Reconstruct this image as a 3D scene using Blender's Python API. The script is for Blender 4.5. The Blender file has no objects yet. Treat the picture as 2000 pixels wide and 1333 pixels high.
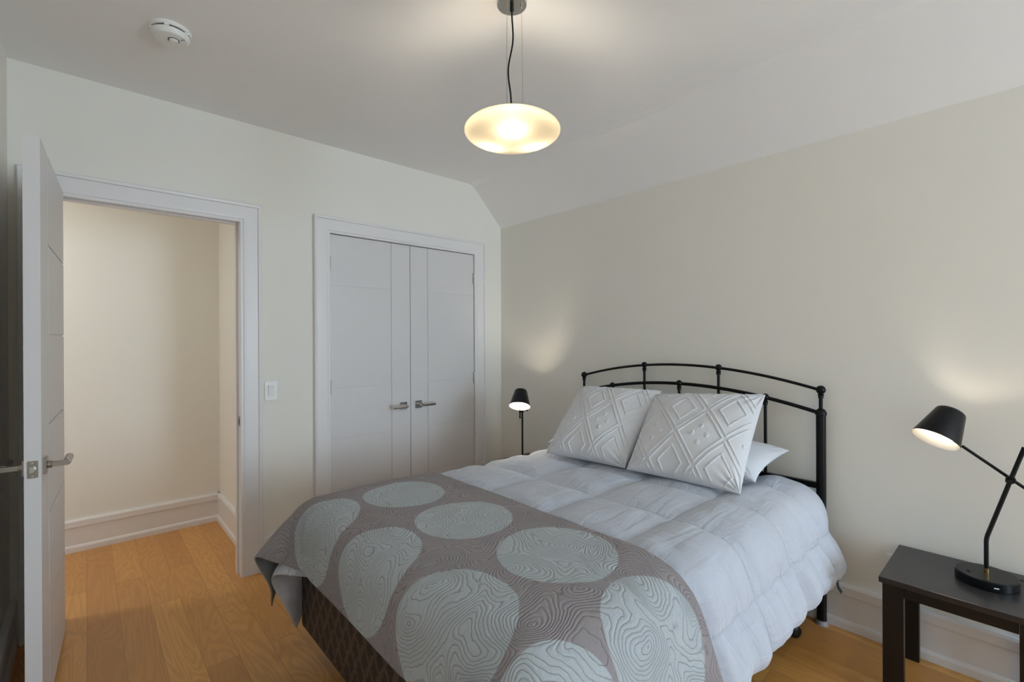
import bpy, bmesh, math, random
import numpy as np
from mathutils import Vector, Matrix, noise as mnoise
random.seed(7); np.random.seed(7)
PI = math.pi
sc = bpy.context.scene
C = sc.collection

# ------------------------------------------------------------------ room numbers (metres, camera stands over x=0, y=0)
H = 1.35
D, W, X0 = 3.057, 2.638, -0.2545          # far wall, right wall, left wall
HC, HS = 2.619, 2.309                     # ceiling, foot of the sloped part
YR = -3.3                                 # rear wall with the window

# ------------------------------------------------------------------ camera
cam = bpy.data.objects.new('camera', bpy.data.cameras.new('camera'))
C.objects.link(cam); sc.camera = cam
cam.data.sensor_width = 36; cam.data.lens = 36*921.81/2000
cam.data.clip_start = .02; cam.data.clip_end = 100
_yaw, _pitch, _roll = .735, -.0005, .0045
_f = Vector((math.sin(_yaw), math.cos(_yaw), 0)); _r = Vector((math.cos(_yaw), -math.sin(_yaw), 0)); _u = Vector((0, 0, 1))
_f2 = _f*math.cos(_pitch) + _u*math.sin(_pitch); _u2 = _u*math.cos(_pitch) - _f*math.sin(_pitch)
_r3 = _r*math.cos(_roll) + _u2*-math.sin(_roll); _u3 = _u2*math.cos(_roll) + _r*math.sin(_roll)
m = Matrix((_r3, _u3, -_f2)).transposed().to_4x4()
m.translation = (0, 0, H)
cam.matrix_world = m

# ------------------------------------------------------------------ daylight, exposure
sc.view_settings.view_transform = 'Standard'; sc.view_settings.look = 'None'
sc.view_settings.gamma = 1; sc.view_settings.use_curve_mapping = False
sc.view_settings.exposure = 0.13
try:
    sc.cycles.use_denoising = True
    sc.cycles.max_bounces = 14; sc.cycles.diffuse_bounces = 10; sc.cycles.glossy_bounces = 4
    sc.cycles.transparent_max_bounces = 8
    sc.cycles.sample_clamp_indirect = 6
except Exception: pass
world = bpy.data.worlds.new('sky'); sc.world = world; world.use_nodes = True
bg = world.node_tree.nodes['Background']
bg.inputs[0].default_value = (.67, .82, 1, 1); bg.inputs[1].default_value = 21.5
WX0, WX1, WZ0, WZ1 = 1.40, 2.55, .45, 2.22   # window opening
def area(name, loc, direction, sx, sy, power, col, portal=False):
    l = bpy.data.lights.new(name, 'AREA'); l.shape = 'RECTANGLE'; l.size = sx; l.size_y = sy
    l.energy = power; l.color = col
    if portal: l.cycles.is_portal = True
    o = bpy.data.objects.new(name, l); C.objects.link(o); o.location = loc
    o.rotation_euler = Vector(direction).to_track_quat('-Z', 'Y').to_euler(); return o
area('window_daylight_portal', ((WX0+WX1)/2, YR-.12, (WZ0+WZ1)/2), (0, 1, 0), WX1-WX0, WZ1-WZ0, 1, (1, 1, 1), True)
HALL_P, PEND_P, LAMP_P = 11.5, 3.2, 1.9

# ------------------------------------------------------------------ material helpers
def mat(name, col, rough=.5, metal=0, spec=.5, noise=0, nscale=40, bump=0, bscale=200, sheen=0):
    M = bpy.data.materials.new(name); M.use_nodes = True
    nt = M.node_tree; b = nt.nodes['Principled BSDF']
    b.inputs['Base Color'].default_value = (*col, 1); b.inputs['Roughness'].default_value = rough
    b.inputs['Metallic'].default_value = metal; b.inputs['Specular IOR Level'].default_value = spec
    if sheen: b.inputs['Sheen Weight'].default_value = sheen
    tc = nt.nodes.new('ShaderNodeTexCoord')
    n = nt.nodes.new('ShaderNodeTexNoise'); n.inputs['Scale'].default_value = nscale; n.inputs['Detail'].default_value = 3
    nt.links.new(tc.outputs['Object'], n.inputs['Vector'])
    mx = nt.nodes.new('ShaderNodeMix'); mx.data_type = 'RGBA'
    nt.links.new(n.outputs['Fac'], mx.inputs['Factor'])
    k = noise
    mx.inputs[6].default_value = (*[c*(1-k) for c in col], 1); mx.inputs[7].default_value = (*[min(1, c*(1+k)) for c in col], 1)
    nt.links.new(mx.outputs[2], b.inputs['Base Color'])
    if bump:
        n2 = nt.nodes.new('ShaderNodeTexNoise'); n2.inputs['Scale'].default_value = bscale
        nt.links.new(tc.outputs['Object'], n2.inputs['Vector'])
        bp = nt.nodes.new('ShaderNodeBump'); bp.inputs['Strength'].default_value = bump; bp.inputs['Distance'].default_value = .002
        nt.links.new(n2.outputs['Fac'], bp.inputs['Height']); nt.links.new(bp.outputs[0], b.inputs['Normal'])
    return M
class NT:
    def __init__(s, M): s.nt = M.node_tree
    def n(s, t, **kw):
        o = s.nt.nodes.new(t)
        for k, v in kw.items(): setattr(o, k, v)
        return o
    def l(s, a, b): s.nt.links.new(a, b)
    def math(s, op, a, b=None, c=None):
        o = s.n('ShaderNodeMath', operation=op)
        for i, v in enumerate((a, b, c)):
            if v is None: continue
            if isinstance(v, (int, float)): o.inputs[i].default_value = v
            else: s.l(v, o.inputs[i])
        return o.outputs[0]
    def mix(s, f, a, b):
        o = s.n('ShaderNodeMix', data_type='RGBA')
        for sock, v in ((o.inputs['Factor'], f), (o.inputs[6], a), (o.inputs[7], b)):
            if isinstance(v, (int, float)): sock.default_value = v
            elif isinstance(v, tuple): sock.default_value = (*v, 1)
            else: s.l(v, sock)
        return o.outputs[2]

M = {}
M['wall'] = mat('wall_paint', (.80, .785, .73), .85, noise=.006, nscale=3, bump=.03, bscale=500)
M['ceiling'] = mat('ceiling_paint', (.85, .85, .85), .9, noise=.006, nscale=3)
M['trim'] = mat('white_trim_paint', (.77, .76, .765), .38, noise=.004)
M['door'] = mat('white_door_paint', (.67, .66, .665), .42, noise=.004)
M['chrome'] = mat('polished_chrome', (.62, .61, .59), .16, metal=1)
M['nickel'] = mat('brushed_nickel', (.36, .335, .30), .28, metal=1, noise=.04, nscale=200)
M['black_metal'] = mat('black_painted_metal', (.004, .004, .0045), .34, spec=.22, noise=.05)
M['black_satin'] = mat('black_lamp_lacquer', (.004, .0045, .006), .34, spec=.25, noise=.05)
M['black_wood'] = mat('black_brown_laminate', (.013, .010, .009), .38, spec=.3, noise=.15, nscale=30, bump=.05)
M['black_top'] = mat('black_laminate_top', (.020, .019, .021), .30, noise=.1, nscale=60, bump=.04)
M['brass'] = mat('brass', (.62, .42, .16), .22, metal=1)
M['shade_in'] = mat('white_lamp_enamel', (.85, .83, .78), .5)
M['plastic'] = mat('white_plastic', (.80, .80, .78), .35, noise=.004)
M['dark'] = mat('dark_slot', (.02, .02, .02), .7)
M['rubber'] = mat('grey_plastic_glide', (.30, .28, .30), .5)
M['green'] = mat('dark_green_strap', (.012, .035, .035), .6)
M['mattress'] = mat('mattress_fabric', (.75, .74, .72), .9, noise=.02)
M['quilt_back'] = mat('quilt_backing', (.20, .215, .235), .95, noise=.1, nscale=30, bump=.4, bscale=300)

def fabric_white(name, col, wr=.35, seams=False):
    m = mat(name, col, .85, sheen=.15); t = NT(m); b = m.node_tree.nodes['Principled BSDF']
    uv = t.n('ShaderNodeUVMap'); mp = t.n('ShaderNodeMapping'); mp.inputs['Scale'].default_value = (3.0, 15, 1)
    t.l(uv.outputs[0], mp.inputs[0])
    n1 = t.n('ShaderNodeTexNoise'); n1.inputs['Scale'].default_value = 1.3; n1.inputs['Detail'].default_value = 5; n1.inputs['Distortion'].default_value = .8
    t.l(mp.outputs[0], n1.inputs['Vector'])
    mp2 = t.n('ShaderNodeMapping'); mp2.inputs['Scale'].default_value = (11, 3.5, 1); t.l(uv.outputs[0], mp2.inputs[0])
    n2 = t.n('ShaderNodeTexNoise'); n2.inputs['Scale'].default_value = 1.4; n2.inputs['Detail'].default_value = 5; n2.inputs['Distortion'].default_value = 1.0
    t.l(mp2.outputs[0], n2.inputs['Vector'])
    w = t.n('ShaderNodeTexNoise'); w.inputs['Scale'].default_value = 420; t.l(uv.outputs[0], w.inputs['Vector'])
    s = t.math('ADD', t.math('ADD', n1.outputs['Fac'], n2.outputs['Fac']), t.math('MULTIPLY', w.outputs['Fac'], .04))
    if seams:
        sp = t.n('ShaderNodeSeparateXYZ'); t.l(uv.outputs[0], sp.inputs[0])
        for ax_, o_, st in (('X', 1.657, .345), ('Y', .930, .362)):
            dd_ = t.math('PINGPONG', t.math('SUBTRACT', sp.outputs[ax_], o_), st/2)
            g_ = t.math('MAXIMUM', t.math('SUBTRACT', 1, t.math('MULTIPLY', dd_, 160)), 0)
            ot = sp.outputs['Y' if ax_ == 'X' else 'X']
            pk = t.math('MULTIPLY', t.math('SINE', t.math('ADD', t.math('MULTIPLY', ot, 260), t.math('MULTIPLY', n2.outputs['Fac'], 30))), t.math('MAXIMUM', t.math('SUBTRACT', 1, t.math('MULTIPLY', dd_, 22)), 0))
            s = t.math('ADD', t.math('SUBTRACT', s, t.math('MULTIPLY', g_, .30)), t.math('MULTIPLY', pk, .05))
    bp = t.n('ShaderNodeBump'); bp.inputs['Strength'].default_value = wr; bp.inputs['Distance'].default_value = .02
    t.l(s, bp.inputs['Height']); t.l(bp.outputs[0], b.inputs['Normal'])
    return m
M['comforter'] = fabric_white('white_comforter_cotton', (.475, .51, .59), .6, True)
M['pillow'] = fabric_white('white_pillowcase_cotton', (.66, .69, .745), .22)
M['sham'] = mat('tufted_sham_cotton', (.67, .685, .72), .9, noise=.02, nscale=25, bump=.25, bscale=600, sheen=.2)

def floor_material():
    m = bpy.data.materials.new('oak_plank_floor'); m.use_nodes = True; t = NT(m); b = m.node_tree.nodes['Principled BSDF']
    tc = t.n('ShaderNodeTexCoord'); sp = t.n('ShaderNodeSeparateXYZ'); t.l(tc.outputs['Object'], sp.inputs[0])
    cb = t.n('ShaderNodeCombineXYZ'); t.l(sp.outputs['Y'], cb.inputs['X']); t.l(sp.outputs['X'], cb.inputs['Y'])
    br = t.n('ShaderNodeTexBrick'); br.offset = .37; br.offset_frequency = 2; br.squash = 1
    t.l(cb.outputs[0], br.inputs['Vector'])
    br.inputs['Color1'].default_value = (0, 0, 0, 1); br.inputs['Color2'].default_value = (1, 1, 1, 1); br.inputs['Mortar'].default_value = (.5, .5, .5, 1)
    br.inputs['Scale'].default_value = 1; br.inputs['Mortar Size'].default_value = .0008; br.inputs['Mortar Smooth'].default_value = .2
    br.inputs['Brick Width'].default_value = 1.15; br.inputs['Row Height'].default_value = .122; br.inputs['Bias'].default_value = 0
    sep = t.n('ShaderNodeSeparateColor'); t.l(br.outputs['Color'], sep.inputs[0]); rnd = sep.outputs[0]
    # grain coordinates shifted plank by plank
    off = t.math('MULTIPLY', rnd, 37.0)
    gx = t.math('ADD', t.math('MULTIPLY', sp.outputs['X'], 7.5), off)
    gy = t.math('ADD', t.math('MULTIPLY', sp.outputs['Y'], 1.05), off)
    gv = t.n('ShaderNodeCombineXYZ'); t.l(gx, gv.inputs[0]); t.l(gy, gv.inputs[1]); t.l(off, gv.inputs[2])
    n0 = t.n('ShaderNodeTexNoise'); n0.inputs['Scale'].default_value = 1.0; n0.inputs['Detail'].default_value = 2; n0.inputs['Distortion'].default_value = .5
    t.l(gv.outputs[0], n0.inputs['Vector'])
    rings = t.math('PINGPONG', t.math('MULTIPLY', n0.outputs['Fac'], 16), .5)
    rings = t.math('MULTIPLY', rings, 2)
    mp = t.n('ShaderNodeMapping'); mp.inputs['Scale'].default_value = (12, .8, 1); t.l(gv.outputs[0], mp.inputs[0])
    n1 = t.n('ShaderNodeTexNoise'); n1.inputs['Scale'].default_value = 3; n1.inputs['Detail'].default_value = 5; t.l(mp.outputs[0], n1.inputs['Vector'])
    n2 = t.n('ShaderNodeTexNoise'); n2.inputs['Scale'].default_value = .8; n2.inputs['Detail'].default_value = 2; t.l(gv.outputs[0], n2.inputs['Vector'])
    base = t.mix(rnd, (.50, .225, .055), (.78, .41, .11))
    c1 = t.mix(t.math('MULTIPLY', rings, .34), base, (.32, .135, .038))
    c2 = t.mix(t.math('MULTIPLY', t.math('SUBTRACT', n1.outputs['Fac'], .3), .55), c1, (.34, .145, .042))
    c3 = t.mix(t.math('MULTIPLY', n2.outputs['Fac'], .25), c2, (.60, .33, .12))
    c4 = t.mix(t.math('MULTIPLY', br.outputs['Fac'], .65), c3, (.12, .05, .02))
    t.l(c4, b.inputs['Base Color'])
    rr = t.math('ADD', .27, t.math('MULTIPLY', n1.outputs['Fac'], .12)); t.l(rr, b.inputs['Roughness'])
    bp = t.n('ShaderNodeBump'); bp.inputs['Strength'].default_value = .15; bp.inputs['Distance'].default_value = .001
    t.l(t.math('SUBTRACT', t.math('MULTIPLY', n1.outputs['Fac'], .3), br.outputs['Fac']), bp.inputs['Height']); t.l(bp.outputs[0], b.inputs['Normal'])
    return m
M['floor'] = floor_material()

CIRC = [(.285, 1.80, .170), (.262, 1.402, .180), (.218, .987, .188), (.66, 1.838, .18), (.648, 1.41, .18), (.66, .98, .205),
        (.222, .592, .184), (.595, .585, .178), (.25, 2.22, .14)]
def quilt_material():
    m = bpy.data.materials.new('taupe_quilt_with_blue_grey_discs'); m.use_nodes = True; t = NT(m); b = m.node_tree.nodes['Principled BSDF']
    uv = t.n('ShaderNodeUVMap'); 
    wn = t.n('ShaderNodeTexNoise'); wn.inputs['Scale'].default_value = 5; t.l(uv.outputs[0], wn.inputs['Vector'])
    wv = t.n('ShaderNodeVectorMath', operation='SCALE'); wv.inputs['Scale'].default_value = .02; t.l(wn.outputs['Color'], wv.inputs[0])
    wa = t.n('ShaderNodeVectorMath', operation='ADD'); t.l(uv.outputs[0], wa.inputs[0]); t.l(wv.outputs[0], wa.inputs[1])
    mask = None; field = None
    for (u, v, r) in CIRC:
        d = t.n('ShaderNodeVectorMath', operation='DISTANCE'); t.l(wa.outputs[0], d.inputs[0]); d.inputs[1].default_value = (u+.01, v+.01, .01)
        k = t.math('MULTIPLY', t.math('SUBTRACT', r, d.outputs['Value']), 260)
        kc = t.math('MINIMUM', t.math('MAXIMUM', k, 0), 1)
        mask = kc if mask is None else t.math('MAXIMUM', mask, kc)
    # topographic stitching
    dn_ = t.n('ShaderNodeTexNoise'); dn_.inputs['Scale'].default_value = 4.5; dn_.inputs['Detail'].default_value = 1; t.l(uv.outputs[0], dn_.inputs['Vector'])
    ds = t.n('ShaderNodeVectorMath', operation='SCALE'); ds.inputs['Scale'].default_value = .22; t.l(dn_.outputs['Color'], ds.inputs[0])
    da = t.n('ShaderNodeVectorMath', operation='ADD'); t.l(uv.outputs[0], da.inputs[0]); t.l(ds.outputs[0], da.inputs[1])
    n = t.n('ShaderNodeTexVoronoi', feature='SMOOTH_F1', voronoi_dimensions='2D'); n.inputs['Scale'].default_value = 5.6; n.inputs['Smoothness'].default_value = .35
    t.l(da.outputs[0], n.inputs['Vector'])
    n2 = t.n('ShaderNodeTexNoise'); n2.inputs['Scale'].default_value = 42; n2.inputs['Detail'].default_value = 1; t.l(uv.outputs[0], n2.inputs['Vector'])
    n4 = t.n('ShaderNodeTexNoise'); n4.inputs['Scale'].default_value = 8.5; n4.inputs['Detail'].default_value = 0; t.l(uv.outputs[0], n4.inputs['Vector'])
    f = t.math('ADD', t.math('ADD', t.math('MULTIPLY', n.outputs['Distance'], 16), t.math('MULTIPLY', n4.outputs['Fac'], 7)), t.math('MULTIPLY', n2.outputs['Fac'], .8))
    tri = t.math('MULTIPLY', t.math('PINGPONG', f, .5), 2)            # 0 on a stitch line, 1 between
    puff = t.math('POWER', tri, .5)
    v = t.n('ShaderNodeTexVoronoi'); v.inputs['Scale'].default_value = 130; t.l(uv.outputs[0], v.inputs['Vector'])
    h = t.math('ADD', puff, t.math('MULTIPLY', v.outputs['Distance'], .25))
    bp = t.n('ShaderNodeBump'); bp.inputs['Strength'].default_value = .75; bp.inputs['Distance'].default_value = .0035
    t.l(h, bp.inputs['Height']); t.l(bp.outputs[0], b.inputs['Normal'])
    n3 = t.n('ShaderNodeTexNoise'); n3.inputs['Scale'].default_value = 160; t.l(uv.outputs[0], n3.inputs['Vector'])
    taupe = t.mix(n3.outputs['Fac'], (.235, .215, .225), (.30, .275, .285))
    blue = t.mix(n3.outputs['Fac'], (.36, .40, .43), (.44, .475, .505))
    c = t.mix(mask, taupe, blue)
    line = t.math('MULTIPLY', t.math('MINIMUM', t.math('MAXIMUM', t.math('SUBTRACT', 1, t.math('MULTIPLY', tri, 4)), 0), 1), .42)
    c = t.mix(line, c, (.07, .065, .068))
    t.l(c, b.inputs['Base Color']); b.inputs['Roughness'].default_value = .95; b.inputs['Sheen Weight'].default_value = .1
    b.inputs['Specular IOR Level'].default_value = .2
    return m
M['quilt'] = quilt_material()

def damask_material():
    m = bpy.data.materials.new('brown_damask_ticking'); m.use_nodes = True; t = NT(m); b = m.node_tree.nodes['Principled BSDF']
    uv = t.n('ShaderNodeUVMap'); sp = t.n('ShaderNodeSeparateXYZ'); t.l(uv.outputs[0], sp.inputs[0])
    S = 1/.072
    a = t.math('MULTIPLY', sp.outputs['X'], S); c = t.math('MULTIPLY', sp.outputs['Y'], S*.62)
    wob = t.n('ShaderNodeTexNoise'); wob.inputs['Scale'].default_value = 45; t.l(uv.outputs[0], wob.inputs['Vector'])
    w = t.math('MULTIPLY', wob.outputs['Fac'], .6)
    p = t.math('ABSOLUTE', t.math('SINE', t.math('MULTIPLY', t.math('ADD', t.math('ADD', a, c), w), PI)))
    q = t.math('ABSOLUTE', t.math('SINE', t.math('MULTIPLY', t.math('ADD', t.math('SUBTRACT', a, c), w), PI)))
    k = t.math('MINIMUM', p, q)
    n = t.n('ShaderNodeTexVoronoi'); n.inputs['Scale'].default_value = 210; t.l(uv.outputs[0], n.inputs['Vector'])
    leaf = t.math('MULTIPLY', t.math('GREATER_THAN', k, .42), t.math('GREATER_THAN', n.outputs['Distance'], .24))
    col = t.mix(leaf, (.075, .057, .045), (.016, .012, .010))
    t.l(col, b.inputs['Base Color']); b.inputs['Roughness'].default_value = .6
    return m
M['damask'] = damask_material()

def shade_glass():
    m = bpy.data.materials.new('frosted_opal_glass'); m.use_nodes = True; t = NT(m); nt = m.node_tree
    nt.nodes.remove(nt.nodes['Principled BSDF']); out = nt.nodes['Material Output']
    tr = t.n('ShaderNodeBsdfTranslucent'); tr.inputs[0].default_value = (.16, .143, .107, 1)
    df = t.n('ShaderNodeBsdfDiffuse'); df.inputs[0].default_value = (.16, .15, .13, 1)
    gl = t.n('ShaderNodeBsdfGlossy'); gl.inputs['Roughness'].default_value = .3
    m1 = t.n('ShaderNodeMixShader'); m1.inputs[0].default_value = .3; t.l(tr.outputs[0], m1.inputs[1]); t.l(df.outputs[0], m1.inputs[2])
    m2 = t.n('ShaderNodeMixShader'); fr = t.n('ShaderNodeFresnel'); fr.inputs[0].default_value = 1.3
    t.l(fr.outputs[0], m2.inputs[0]); t.l(m1.outputs[0], m2.inputs[1]); t.l(gl.outputs[0], m2.inputs[2]); t.l(m2.outputs[0], out.inputs[0])
    return m
M['opal'] = shade_glass()
def emit(name, col, s):
    m = bpy.data.materials.new(name); m.use_nodes = True; nt = m.node_tree; nt.nodes.remove(nt.nodes['Principled BSDF'])
    e = nt.nodes.new('ShaderNodeEmission'); e.inputs[0].default_value = (*col, 1); e.inputs[1].default_value = s
    nt.links.new(e.outputs[0], nt.nodes['Material Output'].inputs[0]); return m
M['bulb_pendant'] = emit('lit_pendant_bulb', (1, .87, .69), PEND_P/(PI*4*PI*.018**2))
def glass():
    m = bpy.data.materials.new('window_glass'); m.use_nodes = True; t = NT(m); nt = m.node_tree; nt.nodes.remove(nt.nodes['Principled BSDF'])
    tr = t.n('ShaderNodeBsdfTransparent'); tr.inputs[0].default_value = (.95, .97, .96, 1)
    gl = t.n('ShaderNodeBsdfGlossy'); gl.inputs['Roughness'].default_value = .02
    mx = t.n('ShaderNodeMixShader'); mx.inputs[0].default_value = .05
    t.l(tr.outputs[0], mx.inputs[1]); t.l(gl.outputs[0], mx.inputs[2]); t.l(mx.outputs[0], nt.nodes['Material Output'].inputs[0]); return m
M['glass'] = glass()
def sticker():
    m = mat('printed_sticker', (.75, .74, .70), .5); t = NT(m); b = m.node_tree.nodes['Principled BSDF']
    uv = t.n('ShaderNodeTexCoord'); w = t.n('ShaderNodeTexNoise'); w.inputs['Scale'].default_value = 420; t.l(uv.outputs['Object'], w.inputs['Vector'])
    t.l(t.mix(t.math('GREATER_THAN', w.outputs['Fac'], .56), (.75, .74, .70), (.30, .29, .27)), b.inputs['Base Color']); return m
M['sticker'] = sticker()

# ------------------------------------------------------------------ mesh helpers
def add_box(bm, x0, x1, y0, y1, z0, z1):
    v = [bm.verts.new(p) for p in ((x0,y0,z0),(x1,y0,z0),(x1,y1,z0),(x0,y1,z0),(x0,y0,z1),(x1,y0,z1),(x1,y1,z1),(x0,y1,z1))]
    for f in ((0,3,2,1),(4,5,6,7),(0,1,5,4),(1,2,6,5),(2,3,7,6),(3,0,4,7)): bm.faces.new([v[i] for i in f])
def frame_of(d):
    d = Vector(d).normalized(); a = Vector((0,0,1)) if abs(d.z) < .9 else Vector((1,0,0))
    x = d.cross(a).normalized(); return x, d.cross(x).normalized(), d
def add_tube(bm, pts, r, seg=12, cap=True):
    pts = [Vector(p) for p in pts]; n = len(pts); rr = r if isinstance(r, (list, tuple)) else [r]*n
    x, y, d = frame_of(pts[1]-pts[0]); rings = []
    for i, p in enumerate(pts):
        t = (pts[min(i+1, n-1)] - pts[max(i-1, 0)]).normalized()
        x = (x - t*x.dot(t)).normalized(); y = t.cross(x)
        rings.append([bm.verts.new(p + (x*math.cos(2*PI*k/seg) + y*math.sin(2*PI*k/seg))*rr[i]) for k in range(seg)])
    for a, b in zip(rings, rings[1:]):
        for k in range(seg): bm.faces.new((a[k], a[(k+1)%seg], b[(k+1)%seg], b[k]))
    if cap: bm.faces.new(rings[0][::-1]); bm.faces.new(rings[-1])
def add_lathe(bm, prof, origin=(0,0,0), axis=(0,0,1), seg=32):
    """prof = (radius, height) pairs along the axis"""
    x, y, d = frame_of(axis); o = Vector(origin); rings = []
    for r, h in prof:
        if r < 1e-6: rings.append([bm.verts.new(o + d*h)])
        else: rings.append([bm.verts.new(o + d*h + (x*math.cos(2*PI*k/seg) + y*math.sin(2*PI*k/seg))*r) for k in range(seg)])
    for a, b in zip(rings, rings[1:]):
        for k in range(seg):
            A = [a[k % len(a)], a[(k+1) % len(a)]] if len(a) > 1 else [a[0]]
            B = [b[(k+1) % len(b)], b[k % len(b)]] if len(b) > 1 else [b[0]]
            bm.faces.new(A + B)
def ball(bm, c, r, seg=16):
    add_lathe(bm, [(r*math.sin(PI*i/8), -r*math.cos(PI*i/8)) for i in range(9)], c, (0,0,1), seg)
def add_prism(bm, poly, p0, ax, ay, az, length):
    """poly 2D outline in (ax, ay), extruded length along az"""
    p0, ax, ay, az = Vector(p0), Vector(ax), Vector(ay), Vector(az)
    A = [bm.verts.new(p0 + ax*u + ay*v) for u, v in poly]; B = [bm.verts.new(p0 + ax*u + ay*v + az*length) for u, v in poly]
    n = len(A); bm.faces.new(A[::-1]); bm.faces.new(B)
    for i in range(n): bm.faces.new((A[i], A[(i+1)%n], B[(i+1)%n], B[i]))
def obj(name, bm, m, parent=None, smooth=False, bevel=0, seg=2, angle=35):
    bmesh.ops.recalc_face_normals(bm, faces=bm.faces)
    me = bpy.data.meshes.new(name); bm.to_mesh(me); bm.free()
    for mm in (m if isinstance(m, (list, tuple)) else [m]): me.materials.append(mm)
    o = bpy.data.objects.new(name, me); C.objects.link(o)
    if smooth:
        me.polygons.foreach_set('use_smooth', [True]*len(me.polygons))
        try: me.set_sharp_from_angle(angle=math.radians(angle))
        except Exception: pass
    if bevel:
        b = o.modifiers.new('bevel', 'BEVEL'); b.width = bevel; b.segments = seg; b.limit_method = 'ANGLE'; b.angle_limit = math.radians(40)
    if parent is not None:
        o.parent = parent; o.matrix_parent_inverse = Matrix.Translation(-Vector(parent.location)) if parent.type == 'EMPTY' and parent.parent is None else Matrix()
    return o
def tag(o, label=None, cat=None, group=None, kind=None):
    if label: o['label'] = label
    if cat: o['category'] = cat
    if group: o['group'] = group
    if kind: o['kind'] = kind
    return o
def thing(name, label, cat, loc=(0,0,0), group=None):
    o = bpy.data.objects.new(name, None); o.empty_display_size = .1; C.objects.link(o); o.location = loc
    return tag(o, label, cat, group)
def struct(o, label=None, cat=None): return tag(o, label, cat, None, 'structure')
def nb(): return bmesh.new()

# ------------------------------------------------------------------ room shell
T = .12                                   # wall thickness
JX0, JX1, JZ = -.115, .658, 2.045         # entrance opening
KX0, KX1, KZ = 1.172, 2.350, 2.056        # closet opening
HX0, HX1, HY = -3.0, .757, 4.165          # hallway
bm = nb(); add_box(bm, -3.2, 2.9, YR-.3, 4.4, -.1, 0)
struct(obj('floor', bm, M['floor']), 'warm honey oak plank floor running from bedroom into hallway', 'floor')
bm = nb()
x1 = W-(HC-HS)
add_prism(bm, [(X0-.15, HC), (x1-.03, HC), (x1+.02, HC-.012), (W, HS), (W+.2, HS), (W+.2, HC+.2), (X0-.15, HC+.2)], (0, YR-.15, 0), (1,0,0), (0,0,1), (0,1,0), D+.05-(YR-.15))
struct(obj('ceiling', bm, M['ceiling']), 'pale grey bedroom ceiling sloping down along the bed wall', 'ceiling')
bm = nb()
for a in ((X0-.15, JX0-.02, 0, HC+.05), (JX0-.02, JX1+.02, JZ+.02, HC+.05), (JX1+.02, KX0-.02, 0, HC+.05), (KX0-.02, KX1+.02, KZ+.02, HC+.05), (KX1+.02, W+.15, 0, HC+.05)):
    add_box(bm, a[0], a[1], D, D+T, a[2], a[3])
struct(obj('wall_far', bm, M['wall']), 'off-white wall holding the doorway and closet', 'wall')
bm = nb(); add_box(bm, W, W+.15, YR-.15, D+.05, 0, HC)
struct(obj('wall_right', bm, M['wall']), 'off-white wall behind the bed headboard', 'wall')
bm = nb(); add_box(bm, X0-.15, X0, YR-.15, D+.05, 0, HC+.05)
struct(obj('wall_left', bm, M['wall']), 'off-white wall at the left edge behind the open door', 'wall')
bm = nb()
for a in ((X0-.15, WX0, 0, HC+.05), (WX1, W+.1, 0, HC+.05), (WX0, WX1, 0, WZ0), (WX0, WX1, WZ1, HC+.05)): add_box(bm, a[0], a[1], YR-.15, YR, a[2], a[3])
struct(obj('wall_rear', bm, M['wall']), 'off-white wall with the window behind the viewpoint', 'wall')
# window
win = bpy.data.objects.new('window_1', None); C.objects.link(win); win.location = ((WX0+WX1)/2, YR, WZ0); struct(win, 'wide window behind the viewpoint', 'window')
bm = nb(); a = .05
for q in ((WX0, WX0+a, WZ0, WZ1), (WX1-a, WX1, WZ0, WZ1), ((WX0+WX1)/2-.03, (WX0+WX1)/2+.03, WZ0+a, WZ1-a), (WX0+a, WX1-a, WZ0, WZ0+a), (WX0+a, WX1-a, WZ1-a, WZ1)): add_box(bm, q[0], q[1], YR-.11, YR-.05, q[2], q[3])
obj('window_frame', bm, M['trim'], win)
bm = nb(); add_box(bm, WX0+.02, WX1-.02, YR-.084, YR-.078, WZ0+.02, WZ1-.02); obj('pane', bm, M['glass'], win)
bm = nb(); add_box(bm, WX0-.08, WX1+.08, YR-.05, YR+.04, WZ0-.03, WZ0); obj('window_sill', bm, M['trim'], win)

# hallway and closet shells
bm = nb(); add_box(bm, HX0, HX1, HY, HY+.1, 0, HC); struct(obj('wall_hall_far', bm, M['wall']), 'warm off-white hallway wall seen through the doorway', 'wall')
bm = nb(); add_box(bm, HX1, HX1+.1, D+T, HY+.1, 0, HC); struct(obj('wall_hall_right', bm, M['wall']), 'narrow hallway side wall right of the doorway view', 'wall')
bm = nb(); add_box(bm, HX0-.1, HX0, D, HY+.1, 0, HC); add_box(bm, HX0, X0-.15, D, D+T, 0, HC); struct(obj('wall_hall_left', bm, M['wall']), 'hallway end wall out of sight to the left', 'wall')
bm = nb(); add_box(bm, HX0-.1, HX1+.1, D+T, HY+.1, HC, HC+.1); struct(obj('ceiling_hall', bm, M['ceiling']), 'white hallway ceiling', 'ceiling')
bm = nb(); add_box(bm, HX1+.1, W+.1, 3.8, 3.9, 0, HC); add_box(bm, W, W+.1, D+.05, 3.8, 0, HC); add_box(bm, HX1+.1, W, D+T, 3.8, HC-.1, HC)
struct(obj('wall_closet', bm, M['wall']), 'closet interior walls behind the double doors', 'wall')

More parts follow.
